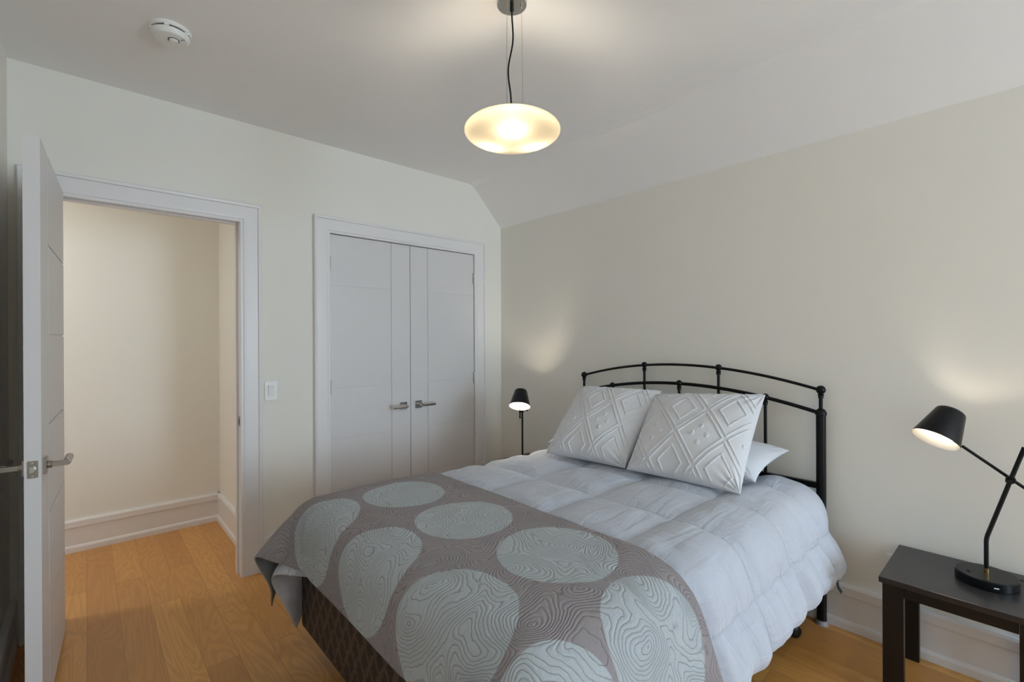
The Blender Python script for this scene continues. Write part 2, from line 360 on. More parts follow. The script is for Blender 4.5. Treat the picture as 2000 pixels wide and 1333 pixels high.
# baseboards: stepped profile (thickness, height)
BB = [(0, 0), (.026, 0), (.026, .030), (.022, .040), (.016, .044), (.016, .150), (.017, .156), (.023, .160), (.023, .196), (.017, .206), (0, .206)]
def baseboard(name, runs, label):
    bm = nb()
    for p0, out, along, L in runs: add_prism(bm, BB, p0, out, (0,0,1), along, L)
    return struct(obj(name, bm, M['trim']), label, 'baseboard')
baseboard('baseboard_right', [((W, YR, 0), (-1,0,0), (0,1,0), D-YR)], 'tall white stepped baseboard along the bed wall')
baseboard('baseboard_left', [((X0, YR, 0), (1,0,0), (0,1,0), D-YR)], 'tall white stepped baseboard on the left wall')
baseboard('baseboard_far', [((.757, D, 0), (0,-1,0), (1,0,0), KX0-.105-.757), ((KX1+.105, D, 0), (0,-1,0), (1,0,0), W-.016-KX1-.105)], 'white baseboard between doorway, closet and bed corner')
baseboard('baseboard_hall', [((HX0, HY, 0), (0,-1,0), (1,0,0), HX1-HX0), ((HX1, D+T, 0), (-1,0,0), (0,1,0), HY-D-T)], 'tall white baseboard along the hallway walls')
baseboard('baseboard_rear', [((X0, YR, 0), (0,1,0), (1,0,0), W-X0)], 'white baseboard under the window')

# casings: outline profile across the width (w from the opening edge outward, proud of wall)
CP = [(0, 0), (0, .010), (.004, .014), (.014, .014), (.018, .018), (.030, .019), (.085, .019), (.088, .028), (.100, .030), (.104, .026), (.104, 0)]
def casing(name, x0, x1, ztop, label, wide=.104):
    k = wide/.104; bm = nb()
    cp = [(w*k, p) for w, p in CP]
    pathL = [(x0, 0, -1, 0), (x0, ztop, -1, 1), (x1, ztop, 1, 1), (x1, 0, 1, 0)]
    rings = []
    for x, z, sx, sz in pathL:
        rings.append([bm.verts.new((x + sx*w, D - p, z + sz*w)) for w, p in cp])
    n = len(cp)
    for a, b in zip(rings, rings[1:]):
        for i in range(n-1): bm.faces.new((a[i], a[i+1], b[i+1], b[i]))
    bm.faces.new(rings[0]); bm.faces.new(rings[-1])
    return struct(obj(name, bm, M['trim']), label, 'door casing')
tr1 = casing('trim_1', JX0, JX1, JZ-.008, 'white moulded casing around the open doorway', .110)
tr2 = casing('trim_2', KX0+.002, KX1-.002, KZ-.004, 'white moulded casing around the closet double doors')
# jambs and stop of the doorway, closet jamb
bm = nb()
add_box(bm, JX1, JX1+.02, D, D+T+.01, 0, JZ+.02); add_box(bm, JX0-.02, JX0, D, D+T+.01, 0, JZ+.02); add_box(bm, JX0, JX1, D, D+T+.01, JZ, JZ+.02)
add_box(bm, JX1-.010, JX1, D+.045, D+.075, 0, JZ); add_box(bm, JX0, JX0+.010, D+.045, D+.075, 0, JZ); add_box(bm, JX0+.01, JX1-.01, D+.045, D+.075, JZ-.010, JZ)
jm = obj('trim_3', bm, M['trim']); struct(jm, 'white door jamb with stop lining the open doorway', 'door jamb')
bm = nb(); add_box(bm, JX1-.0015, JX1, D+.004, D+.034, .865, .92); pl = obj('strike_plate', bm, M['nickel'], jm)
bm = nb(); add_box(bm, JX1-.0022, JX1-.0012, D+.012, D+.026, .878, .905); obj('latch_hole', bm, M['dark'], pl)
bm = nb()
add_box(bm, KX1, KX1+.02, D, D+T, 0, KZ+.02); add_box(bm, KX0-.02, KX0, D, D+T, 0, KZ+.02); add_box(bm, KX0, KX1, D, D+T, KZ, KZ+.02)
struct(obj('trim_4', bm, M['trim']), 'white jamb lining inside the closet doorway', 'door jamb')

# ------------------------------------------------------------------ door leaves with milled grooves
PZ = [.370, .704, 1.036, 1.372, 1.705]
def leaf_mesh(w, h, th, gx, side, both=False):
    """door leaf in local x 0..w, y 0..th (front is y=0), grooves: one vertical at gx, horizontals on the panel side"""
    bm = nb(); g = .0042; dp = .005
    gz = [z for z in PZ]
    def front(yf, s):
        # strips between the grooves, proud of a core sheet
        if side > 0: cols = [(0, gx-g, False), (gx+g, w, True)]
        else: cols = [(0, gx-g, True), (gx+g, w, False)]
        for a, b, panel in cols:
            zs = [0] + [q for z in gz for q in (z-g*.75, z+g*.75)] + [h] if panel else [0, h]
            for z0, z1 in zip(zs[::2], zs[1::2]):
                if s > 0: add_box(bm, a, b, yf, yf+dp, z0, z1)
                else: add_box(bm, a, b, yf-dp, yf, z0, z1)
    add_box(bm, 0, w, dp, th-(dp if both else 0), 0, h)
    front(0, 1)
    if both: front(th, -1)
    return bm
def handle_parts(parent, pos, out, along, m, length=.115, latch=False):
    """square rosette, square neck and a round grip; out = away from the face, along = grip direction"""
    pos, out, along = Vector(pos), Vector(out).normalized(), Vector(along).normalized(); up = Vector((0,0,1))
    bm = nb(); s = .027
    add_prism(bm, [(-s,-s),(s,-s),(s,s),(-s,s)], pos, along, up, out, .009)
    add_lathe(bm, [(0,0),(.0125,0),(.0125,.012),(0,.012)], pos+out*.009, out, 20)
    q = .0085
    add_prism(bm, [(-q,-q),(q,-q),(q,q),(-q,q)], pos+out*.021, along, up, out, .042)
    r = .0118
    add_lathe(bm, [(0,0),(r-.001,0),(r,.001),(r,length-.001),(r-.001,length),(0,length)], pos+out*.058+along*.006, along, 20)
    return obj('handle', bm, m, parent, smooth=True, bevel=.0008, seg=1)
# bedroom door, swung into the room (hinge at the left jamb)
d1 = bpy.data.objects.new('door_1', None); C.objects.link(d1); d1.location = (-.115, 3.045, 0)
struct(d1, 'white panelled bedroom door standing open at left edge', 'door')
ang = math.atan2(2.266-3.030, -.113+.075)                 # direction hinge -> free edge
u = Vector((math.cos(ang), math.sin(ang), 0)); nrm = Vector((-u.y, u.x, 0))   # nrm points to +x
hinge = Vector((-.0745, 3.030, 0))                        # hinge-side corner of the +x face
bm = leaf_mesh(.765, 2.040, .042, .563, -1, True)
for v in bm.verts:
    p = hinge + u*v.co.x - nrm*v.co.y + Vector((0,0,.010+v.co.z)); v.co = p
leaf = obj('leaf', bm, M['door'], d1)
hp = hinge + u*(.765-.062) + Vector((0,0,.922))
handle_parts(d1, hp, nrm, -u, M['nickel'])
handle_parts(d1, hp - nrm*.042, -nrm, -u, M['nickel'])
bm = nb(); e = hinge + u*.765 - nrm*.021 + Vector((0,0,.922))
add_prism(bm, [(-.0135,-.029),(.0135,-.029),(.0135,.029),(-.0135,.029)], e, nrm, (0,0,1), u, .0012)
lp = obj('latch_plate', bm, M['nickel'], d1)
bm = nb(); add_prism(bm, [(-.008,-.010),(.003,-.010),(.009,.0),(.003,.010),(-.008,.010)], e, nrm, (0,0,1), u, .009); obj('latch_bolt', bm, M['chrome'], lp, bevel=.001)
for dz in (-.022, .022):
    bm = nb(); add_lathe(bm, [(0,0),(.0035,0),(.003,.0012),(0,.0012)], e+u*.0012+Vector((0,0,dz)), u, 14); obj('screw', bm, M['chrome'], lp)
for z in (.22, 1.03, 1.83):
    bm = nb(); add_lathe(bm, [(0,0),(.007,0),(.007,.09),(0,.09)], (-.121, 3.027, z), (0,0,1), 12); obj('hinge', bm, M['nickel'], d1, smooth=True)
# closet leaves
def closet_leaf(name, x0, x1, gx, side, hx, along, hinge_x, label):
    d = bpy.data.objects.new(name, None); C.objects.link(d); d.location = ((x0+x1)/2, D, 0); struct(d, label, 'door')
    bm = leaf_mesh(x1-x0, 2.038, .035, gx-x0, side)
    for v in bm.verts: v.co = Vector((x0+v.co.x, D+.002+v.co.y, .010+v.co.z))
    obj('leaf', bm, M['door'], d)
    handle_parts(d, (hx, D+.002, .884), (0,-1,0), along, M['chrome'], .105)
    for z in (.22, 1.053, 1.856):
        bm = nb(); s = 1 if hinge_x < 1.6 else -1
        for k in range(5): add_lathe(bm, [(0,0),(.0062,0),(.0062,.0165),(0,.0165)], (hinge_x, D-.0035, z-.045+k*.018), (0,0,1), 12)
        add_box(bm, min(hinge_x, hinge_x+s*.012), max(hinge_x, hinge_x+s*.012), D+.0005, D+.0018, z-.045, z+.045)
        obj('hinge', bm, M['chrome'], d, smooth=True)
closet_leaf('door_2', 1.1765, 1.7610, 1.609, -1, 1.703, (-1,0,0), 1.1745, 'left white closet door leaf with chrome lever')
closet_leaf('door_3', 1.7650, 2.3455, 1.909, 1, 1.826, (1,0,0), 2.3475, 'right white closet door leaf with chrome lever')

# ------------------------------------------------------------------ light switch, outlet, smoke detector
t = thing('light_switch', 'white rocker light switch on the wall between doorway and closet', 'light switch', (.820, D, 1.058))
bm = nb(); add_box(bm, .786, .856, D-.006, D, 1.0, 1.116); obj('cover_plate', bm, M['plastic'], t, bevel=.002)
bm = nb(); add_prism(bm, [(0,-.033),(.004,-.033),(.0065,.0),(.009,.033),(0,.033)], (.8045, D-.006, 1.058), (0,-1,0), (0,0,1), (1,0,0), .033); obj('rocker', bm, M['plastic'], t, bevel=.0006)
t = thing('wall_outlet', 'white outlet plate low on the wall beside the black nightstand', 'outlet', (W, .41, .345))
bm = nb(); add_box(bm, W-.006, W, .372, .442, .288, .398); obj('cover_plate', bm, M['plastic'], t, bevel=.002)
bm = nb()
for z in (.318, .368): add_lathe(bm, [(0,0),(.016,0),(.015,.003),(0,.003)], (W-.0055, .407, z), (-1,0,0), 20)
obj('socket', bm, M['plastic'], t, smooth=True)

sd = thing('smoke_detector', 'round white smoke detector on the ceiling above the doorway', 'smoke detector', (.262, 2.345, HC))
o = (.262, 2.345, HC); dn = (0,0,-1)
bm = nb(); add_lathe(bm, [(0,0),(.070,0),(.070,.010),(.067,.014),(.058,.014),(0,.014)], o, dn, 48); obj('base', bm, M['plastic'], sd, smooth=True)
bm = nb(); add_lathe(bm, [(.055,.013),(.060,.013),(.060,.020),(.055,.020)], o, dn, 48); obj('vent_slot', bm, M['dark'], sd, smooth=True)
bm = nb(); add_lathe(bm, [(0,.019),(.063,.019),(.066,.022),(.064,.032),(.057,.041),(.046,.044),(0,.044)], o, dn, 48); body = obj('cover', bm, M['plastic'], sd, smooth=True)
for k in range(5):
    bm = nb(); a = k*2*PI/5+.6; add_box(bm, o[0]+.061*math.cos(a)-.008, o[0]+.061*math.cos(a)+.008, o[1]+.061*math.sin(a)-.008, o[1]+.061*math.sin(a)+.008, HC-.021, HC-.013); obj('vent_bridge', bm, M['plastic'], sd)

lx, ly = o[0]+.008, o[1]-.010
bm = nb(); add_lathe(bm, [(.0165,.0435),(.0195,.0435),(.0195,.0448),(.0165,.0448),(.0165,.0435)], (lx, ly, HC), dn, 32); obj('lens_ring', bm, M['dark'], body, smooth=True)
bm = nb(); add_lathe(bm, [(.0168,.044),(.0155,.048),(.011,.0515),(.005,.0528),(0,.053)], (lx, ly, HC), dn, 12); obj('lens', bm, M['plastic'], body)
for k in range(3):
    bm = nb(); q = .030+k*.0065; px, py = lx+q*.74, ly-q*.67
    add_box(bm, px-.0012, px+.0012, py-.0025, py+.0025, HC-.0452, HC-.0435); obj('sounder_slot', bm, M['dark'], body)

# ------------------------------------------------------------------ pendant lamp
PX, PY = 1.178, 1.296; PZc = 2.128
pn = thing('pendant_lamp', 'frosted disc pendant lamp hanging lit from the ceiling', 'pendant lamp', (PX, PY, HC))
bm = nb(); add_lathe(bm, [(0,0),(.056,0),(.056,.022),(.054,.025),(0,.025)], (PX, PY, HC), dn, 48); cn = obj('canopy', bm, M['chrome'], pn, smooth=True)
bm = nb(); add_lathe(bm, [(0,.025),(.007,.025),(.007,.045),(.004,.05),(0,.05)], (PX, PY, HC), dn, 16); obj('cord_grip', bm, M['black_metal'], cn, smooth=True)
bm = nb(); pts = []
for i in range(25):
    s = i/24; z = HC-.03 - s*(HC-.03-PZc-.052); w = .010*math.sin(s*PI*1.0)**2*math.sin(s*PI*2.2+.4) - .004*s
    pts.append((PX + w*1.0, PY - w*.8, z))
add_tube(bm, pts, .0032, 10); obj('cord', bm, M['black_metal'], pn, smooth=True)
for k in range(3):
    a = math.radians(-42 + 120*k); cx, cy = math.cos(a)*.036, math.sin(a)*.036
    bm = nb(); add_tube(bm, [(PX+cx, PY+cy, HC-.02), (PX+cx*1.1, PY+cy*1.1, PZc+.048)], .0006, 6); obj('suspension_wire', bm, M['nickel'], pn)
    bm = nb(); add_lathe(bm, [(0,.025),(.003,.025),(.003,.033),(0,.035)], (PX+cx, PY+cy, HC), dn, 10); obj('wire_gripper', bm, M['chrome'], cn)
A, B = .178, .050
bm = nb(); prof = [(A*math.cos(t_)**.94 if math.cos(t_) > 1e-6 else 0, B*math.sin(t_)) for t_ in np.linspace(-PI/2, PI/2*.70, 40)]
prof[0] = (0, -B)
add_lathe(bm, prof, (PX, PY, PZc), (0,0,1), 72); obj('glass_shade', bm, M['opal'], pn, smooth=True)
bm = nb(); add_lathe(bm, [(.040,.043),(.048,.043),(.048,.050),(.004,.052),(.004,.048),(.040,.046),(.040,.043)], (PX, PY, PZc), (0,0,1), 32); obj('top_plate', bm, M['chrome'], pn, smooth=True)
bm = nb(); add_lathe(bm, [(0,.048),(.018,.046),(.018,.02),(0,.02)], (PX, PY, PZc), (0,0,1), 20); obj('socket', bm, M['plastic'], pn, smooth=True)
for k, a in enumerate((math.radians(228), math.radians(348), math.radians(108))):
    bx, by = PX+.092*math.cos(a), PY+.092*math.sin(a)
    bm = nb(); ball(bm, (bx, by, PZc-.010), .018); obj('bulb', bm, M['bulb_pendant'], pn, smooth=True)

# hallway ceiling lamp (out of view, lights the hall)
hl = thing('hall_ceiling_light', 'flush white hallway ceiling light beyond the doorway', 'ceiling light', (-1.1, 3.62, HC))
bm = nb(); add_lathe(bm, [(0,0),(.16,0),(.16,.03),(.15,.035),(0,.035)], (-1.1, 3.62, HC), dn, 32); obj('housing', bm, M['plastic'], hl, smooth=True)
bm = nb(); add_lathe(bm, [(.145,.034),(.13,.06),(.08,.075),(0,.08)], (-1.1, 3.62, HC), dn, 32); obj('diffuser', bm, emit('lit_diffuser', (1, .95, .88), 6), hl, smooth=True)
area('hall_lamp_light', (-1.1, 3.62, HC-.10), (0,0,-1), .26, .26, HALL_P, (1, 1, 1))

# ------------------------------------------------------------------ nightstands
def nightstand(ox, oy, label):
    """ox, oy = corner nearest the room and the window (min x, min y)"""
    w, dpt, h = .430, .405, .461
    n = thing('nightstand', label, 'nightstand', (ox+dpt/2, oy+w/2, 0), 'black nightstands on both sides of the bed')
    bm = nb(); add_box(bm, ox, ox+dpt, oy, oy+w, h-.021, h); obj('tabletop', bm, M['black_top'], n, bevel=.0015)
    lw, lt = .062, .030
    for ix in (0, 1):
        for iy in (0, 1):
            bm = nb(); x = ox+.020 if ix == 0 else ox+dpt-.012-lt; y = oy+.008 if iy == 0 else oy+w-.008-lw
            add_box(bm, x, x+lt, y, y+lw, 0, h-.0215); obj('leg', bm, M['black_wood'], n, bevel=.001)
    for x in (ox+.024, ox+dpt-.012-.024):
        bm = nb(); add_box(bm, x, x+.018, oy+.008+lw+.0005, oy+w-.008-lw-.0005, h-.066, h-.0215); obj('apron', bm, M['black_wood'], n, bevel=.001)
    for y in (oy+.016, oy+w-.016-.018):
        bm = nb(); add_box(bm, ox+.020+lt+.0005, ox+dpt-.012-lt-.0005, y, y+.018, h-.066, h-.0215); obj('apron', bm, M['black_wood'], n, bevel=.001)
    return n
nightstand(2.203, -.036, 'black nightstand right of the bed carrying the big desk lamp')
nightstand(2.203, 2.262, 'black nightstand hidden behind the bed under the far lamp')

# ------------------------------------------------------------------ articulated table lamps
def table_lamp(base, fwd, shade_c, n_open, r_open, r_cap, L, label, joint_s=.07, power=LAMP_P):
    base = Vector(base); fwd = Vector((fwd[0], fwd[1], 0)).normalized(); side = Vector((-fwd.y, fwd.x, 0))
    t = thing('table_lamp', label, 'table lamp', base, 'black articulated lamps on the nightstands')
    P = lambda s, z, q=0: base + fwd*s + side*q + Vector((0,0,z))
    bm = nb(); R = .085
    add_lathe(bm, [(0,0),(R-.002,0),(R,.002),(R,.030),(R-.0025,.033),(0,.033)], base, (0,0,1), 64); bs = obj('base', bm, M['black_satin'], t, smooth=True)
    bm = nb(); add_lathe(bm, [(0,.033),(.0075,.033),(.0065,.036),(0,.036)], P(.045, 0, .022), (0,0,1), 20); obj('switch_button', bm, M['black_metal'], bs, smooth=True)
    bm = nb(); add_lathe(bm, [(0,.033),(.0075,.033),(.0075,.052),(0,.052)], base, (0,0,1), 24); obj('brass_collar', bm, M['brass'], t, smooth=True)
    jz, js = .387, -joint_s
    bm = nb(); dx = (js)/(jz-.165)
    pts = [P(0,.05), P(0,.150), P(dx*.004,.160), P(dx*.012,.172), P(js, jz), P(js+dx*.12, jz+.12)]
    add_tube(bm, pts, .0068, 16); obj('stem', bm, M['black_satin'], t, smooth=True)
    # arm passes beside the stem at the joint
    q = -.016
    J = P(js, jz, q)
    rear = shade_c - n_open*(L*.30)
    a0 = rear + (J-rear).normalized()*(r_open*.72)
    a1 = J + (J-a0).normalized()*.10
    bm = nb(); d = (a1-a0).normalized(); add_tube(bm, [a0+d*.012, a1], .0054, 14); obj('arm', bm, M['black_satin'], t, smooth=True)
    bm = nb(); add_tube(bm, [a1-d*.012, a1+d*.002], .0068, 16); obj('arm_cap', bm, M['black_satin'], t, smooth=True)
    bm = nb(); add_tube(bm, [a0-d*.004, a0+d*.022], .0056, 14); obj('brass_connector', bm, M['brass'], t, smooth=True)
    bm = nb(); S = P(js, jz); k = (J-S).normalized()
    add_lathe(bm, [(0,0),(.0125,0),(.0135,.003),(.0135,.019),(.0125,.022),(0,.022)], S-k*.012, k, 24)
    add_lathe(bm, [(0,0),(.0110,0),(.0120,.003),(.0120,.015),(.0110,.018),(0,.018)], J-k*.010, k, 24)
    add_tube(bm, [S-k*.018, S-k*.034, S-k*.038+fwd*.012], .0042, 10)
    obj('joint_clamp', bm, M['black_metal'], t, smooth=True)
    # shade: open cone with a vent opening in its cap, black outside and white inside
    ax = (-n_open).normalized()
    outer = [(r_open, 0), (r_cap+ (r_open-r_cap)*.06, L*.92), (r_cap-.001, L*.965), (r_cap-.008, L), (r_cap*.84, L)]
    inner = [(r_cap*.84, L-.0018), (r_cap-.009, L-.0018), (r_cap-.003, L*.955), (r_open-.0018, .001), (r_open, 0)]
    bm = nb(); add_lathe(bm, outer, shade_c, ax, 56)
    so = obj('shade', bm, M['black_satin'], t, smooth=True, angle=60)
    bm = nb(); add_lathe(bm, inner, shade_c, ax, 56)
    obj('shade_lining', bm, M['shade_in'], so, smooth=True, angle=60)
    x, y, dd = frame_of(ax)
    # socket and bulb
    c = shade_c + ax*(L*.60)
    bm = nb(); add_lathe(bm, [(0,0),(.013,0),(.013,.02),(0,.02)], shade_c+ax*(L*.80), ax, 20)
    for a in (0, 2*PI/3, 4*PI/3):
        v = x*math.cos(a)+y*math.sin(a); p = shade_c+ax*(L*.9); add_tube(bm, [p, p+v*(r_cap*1.02)], .002, 6)
    obj('socket', bm, M['plastic'], so, smooth=True)
    bm = nb(); ball(bm, shade_c+ax*(L*.66), .019, 20); obj('bulb', bm, emit('lit_lamp_bulb', (1, .87, .70), power/(PI*4*PI*.019**2)), so, smooth=True)
    return t, bs, so, P, x, y
n1 = Vector((-.50, .305, -.81)).normalized()
lampR = table_lamp((2.436, .119, .4612), (0,1), Vector((2.395, .253, .966)), n1, .0745, .045, .132, 'black desk lamp with lit cone shade on the right nightstand', joint_s=.062)
n2 = Vector((-.40, -.32, -.86)).normalized()
lampL = table_lamp((2.305, 2.444, .4612), (-.677, -.735), Vector((2.235, 2.396, .893)), n2, .074, .043, .124, 'small black lamp glowing in the corner beyond the bed', joint_s=.03, power=9)
# details on the near lamp: port on the base, stickers inside the shade, cable
t, bs, so, P, x, y = lampR
bm = nb(); c = Vector((2.436-.0835, .119-.030, .4612+.012)); ra = math.atan2(c.y-.119, c.x-2.436)
tan = Vector((-math.sin(ra), math.cos(ra), 0)); rad = Vector((math.cos(ra), math.sin(ra), 0)); c = Vector((2.436, .119, .4762))+rad*.0848
add_prism(bm, [(-.0065,-.0018),(.0065,-.0018),(.0065,.0018),(-.0065,.0018)], c, tan, (0,0,1), rad, .0012); obj('charging_port', bm, M['plastic'], bs)
ax = (-n1).normalized()
for da in (-.19, .19):
    bm = nb(); vs = []
    a0 = -.0
    target = Vector((0,-1,-.35)); target = (target - ax*target.dot(ax)).normalized()
    base_a = math.atan2(target.dot(y), target.dot(x)) + da
    for h_ in (.006, .026):
        rr = .0745-(.0745-.045)*h_/.132-.0035
        vs.append([bm.verts.new(Vector((2.395,.253,.966))+ax*h_+(x*math.cos(base_a+q)+y*math.sin(base_a+q))*rr) for q in (-.16,-.05,.05,.16)])
    for i in range(3): bm.faces.new((vs[0][i], vs[0][i+1], vs[1][i+1], vs[1][i]))
    obj('sticker', bm, M['sticker'], so)
bm = nb(); add_tube(bm, [(2.50,.058,.475),(2.52,.03,.470),(2.535,-.005,.4655),(2.56,-.03,.465),(2.60,-.045,.455),(2.622,-.06,.40),(2.62,-.08,.24)], .003, 10); obj('power_cable', bm, M['black_metal'], t, smooth=True)

# ------------------------------------------------------------------ bed frame
HX = 2.590
bf = thing('metal_bed', 'black metal bed with arched tubular headboard and ball joints', 'bed', (1.63, 1.40, 0))
def spindle_ball(bm, p, r=.0185, down=True):
    ball(bm, p, r)
    if down: add_lathe(bm, [(0,-.005),(.0125,-.005),(.0105,.004),(.013,.008),(.0135,.012),(.009,.017),(0,.017)], (p[0], p[1], p[2]-.034), (0,0,1), 16)
YL, YRr = 2.113, .680; YC = (YL+YRr)/2
def arc(ya, za, yb, zb, yc, zc, n=30):
    # circle-ish parabola through three points
    co = np.polyfit([ya, yb, yc], [za, zb, zc], 2); return [(HX, y_, float(np.polyval(co, y_))) for y_ in np.linspace(ya, yb, n)], co
up, cu = arc(YRr, 1.108, YL, 1.108, YC, 1.205)
lo, cl = arc(YRr, .998, YL, .998, YC, 1.094)
for y_ in (YRr, YL):
    bm = nb(); add_lathe(bm, [(0,0),(.0205,0),(.0205,.985),(.024,.988),(.024,.996),(.019,1.004),(.0085,1.012),(.0085,1.09),(0,1.09)], (HX, y_, .004), (0,0,1), 24)
    spindle_ball(bm, (HX, y_, 1.110), .021); ball(bm, (HX, y_, 1.000), .0235)
    p = obj('post', bm, M['black_metal'], bf, smooth=True)
    bm = nb(); add_lathe(bm, [(0,0),(.029,0),(.029,.004),(.0225,.014),(.0225,.02),(0,.02)], (HX, y_, 0), (0,0,1), 24); obj('glide', bm, M['rubber'], p, smooth=True)
bm = nb(); add_tube(bm, up, .0075, 12); obj('upper_arch', bm, M['black_metal'], bf, smooth=True)
bm = nb(); add_tube(bm, lo, .0095, 12); obj('lower_arch', bm, M['black_metal'], bf, smooth=True)
for y_, co in ((1.168, cu), (1.633, cu), (.927, cl), (1.401, cl), (1.875, cl)):
    z = float(np.polyval(co, y_)); bm = nb(); add_tube(bm, [(HX, y_, .64), (HX, y_, z)], .0078, 12); spindle_ball(bm, (HX, y_, z+.002), .0185); obj('spindle', bm, M['black_metal'], bf, smooth=True)
bm = nb(); add_box(bm, HX-.012, HX+.012, YRr+.018, YL-.018, .640, .668); add_box(bm, HX-.012, HX+.012, YRr+.018, YL-.018, .20, .228); obj('crossbar', bm, M['black_metal'], bf, bevel=.002)
BX0, BX1, BY0, BY1 = .682, 2.555, .695, 2.110
for y_, s in ((BY0-.005, 1), (BY1+.005, -1)):
    bm = nb(); add_box(bm, .74, HX-.012, min(y_, y_+s*.004), max(y_, y_+s*.004), .128, .168); add_box(bm, .74, HX-.012, min(y_, y_+s*.04), max(y_, y_+s*.04), .128, .132)
    obj('side_rail', bm, M['black_metal'], bf)
for x_ in (1.0, 2.385):
    bm = nb(); add_box(bm, x_-.02, x_+.02, BY0+.002, BY1-.002, .120, .128); obj('cross_rail', bm, M['black_metal'], bf)
    for y_ in (BY0+.045, BY1-.045):
        bm = nb(); add_tube(bm, [(x_, y_, .125), (x_, y_, .055)], .016, 14); add_box(bm, x_-.022, x_+.022, y_-.022, y_+.022, .095, .122)
        lg = obj('leg', bm, M['black_metal'], bf, smooth=True)
        bm = nb(); add_lathe(bm, [(0,-.026),(.020,-.026),(.026,-.022),(.028,-.012),(.028,.012),(.026,.022),(.020,.026),(0,.026)], (x_, y_, .0285), (.5,.86,0), 24)
        add_box(bm, x_-.012, x_+.012, y_-.012, y_+.012, .03, .062); obj('caster', bm, M['black_satin'], lg, smooth=True)

def uvbox_obj(name, x0, x1, y0, y1, z0, z1, m, label, cat, bev):
    bm = nb(); add_box(bm, x0, x1, y0, y1, z0, z1)
    bmesh.ops.recalc_face_normals(bm, faces=bm.faces)
    uvl = bm.loops.layers.uv.new('uv')
    for f in bm.faces:
        n = f.normal
        for l in f.loops:
            c = l.vert.co; l[uvl].uv = (c.y, c.z) if abs(n.x) > .5 else (c.x, c.z) if abs(n.y) > .5 else (c.x, c.y)
    return tag(obj(name, bm, m, None, smooth=True, bevel=bev, seg=3), label, cat)
uvbox_obj('box_spring', BX0, BX1, BY0, BY1, .1325, .392, M['damask'], 'dark brown damask box spring showing under the quilt hem', 'box spring', .012)
mt = uvbox_obj('mattress', BX0+.01, BX1, BY0+.005, BY1-.005, .393, .628, M['mattress'], 'white mattress under the comforter', 'mattress', .04)

# ------------------------------------------------------------------ draped cloth (position based, computed here)
def drape(us, vs_fn, top, box, flare, r, steps, iters, seed, pin_margin, foot_flare, jitter=.004, far_flare=.05, bend=.05):
    """us: flat x positions; vs_fn(u)-> flat y positions; box = (x0, x1, y0, y1)"""
    rng = np.random.RandomState(seed)
    F = np.array([[(u, v) for v in vs_fn(u)] for u in us]); nu, nv = F.shape[:2]
    P = np.zeros((nu, nv, 3)); P[..., :2] = F; P[..., 2] = top+.01 + rng.rand(nu, nv)*jitter
    x0, x1, y0, y1 = box
    outside = (F[..., 0] < x0) | (F[..., 1] < y0) | (F[..., 1] > y1)
    # start the overhang already bent down a little
    P[..., 2] -= .6*(np.clip(x0-F[...,0], 0, 1) + np.clip(y0-F[...,1], 0, 1) + np.clip(F[...,1]-y1, 0, 1))
    pin = (F[..., 0] > x0+pin_margin) & (F[..., 1] > y0+pin_margin) & (F[..., 1] < y1-pin_margin)
    Pp = P.copy(); V = np.zeros_like(P); w = np.where(pin, 0., 1.)[..., None]
    cons = []
    def add(di, dj, k):
        a0 = (slice(0, nu-di), slice(max(0,-dj), nv-max(0,dj))); b0 = (slice(di, nu), slice(max(0,dj), nv-max(0,-dj)))
        L = np.linalg.norm(F[a0]-F[b0], axis=-1)[..., None]; cons.append((a0, b0, L, k))
    for di, dj, k in ((1,0,.5),(0,1,.5),(1,1,.25),(1,-1,.25),(2,0,.12),(0,2,.12),(3,0,bend),(0,3,bend),(7,0,bend*.8),(0,7,bend*.8),(5,5,bend*.6),(5,-5,bend*.6)): add(di, dj, k)
    def collide(P):
        z = P[..., 2]; dz = np.clip(top - z, 0, 1)
        fy0 = y0 - flare*np.clip(dz/.30, 0, 1.4); fy1 = y1 + far_flare*np.clip(dz/.30, 0, 1.4); fx0 = x0 - foot_flare*np.clip(dz/.30, 0, 1.4)
        cx, hx = (fx0+x1+2)/2, (x1+2-fx0)/2; cy, hy = (fy0+fy1)/2, (fy1-fy0)/2; cz, hz = (top+0.0-2)/2, (top+2)/2
        q = np.stack([np.abs(P[...,0]-cx)-hx+r, np.abs(P[...,1]-cy)-hy+r, np.abs(z-cz)-hz+r], -1)
        qo = np.maximum(q, 0); no = np.linalg.norm(qo, axis=-1); d = no + np.minimum(q.max(-1), 0) - r
        sgn = np.stack([np.sign(P[...,0]-cx), np.sign(P[...,1]-cy), np.sign(z-cz)], -1)
        g = np.where(no[..., None] > 1e-9, qo/np.maximum(no, 1e-9)[..., None], (q == q.max(-1, keepdims=True))*1.0)*sgn
        hit = d < 0
        P = np.where(hit[..., None], P - g*d[..., None], P)
        return P, hit, g
    for s in range(steps):
        V = V*.93; V[..., 2] -= 9.8*.012
        V += (rng.rand(nu, nv, 3)-.5)*.02*(1 if s < steps*.6 else 0)
        Pn = P + V*.012*w
        for it in range(iters):
            A = np.zeros_like(Pn)
            for a, b, L, k in cons:
                dlt = Pn[b]-Pn[a]; ln = np.linalg.norm(dlt, axis=-1)[..., None]
                e = (ln-L)/np.maximum(ln, 1e-9)*dlt*k
                wa, wb = w[a], w[b]; ws = np.maximum(wa+wb, 1e-9)
                Pn[a] += e*wa/ws; Pn[b] -= e*wb/ws
            Pn, hit, g = collide(Pn); Pn = np.where(w > 0, Pn, P)
        V = (Pn-P)/.012
        # friction
        vn = (V*g).sum(-1, keepdims=True)*g; V = np.where(hit[..., None], vn*.0 + (V-vn)*.5, V)
        P = Pn
    return F, P
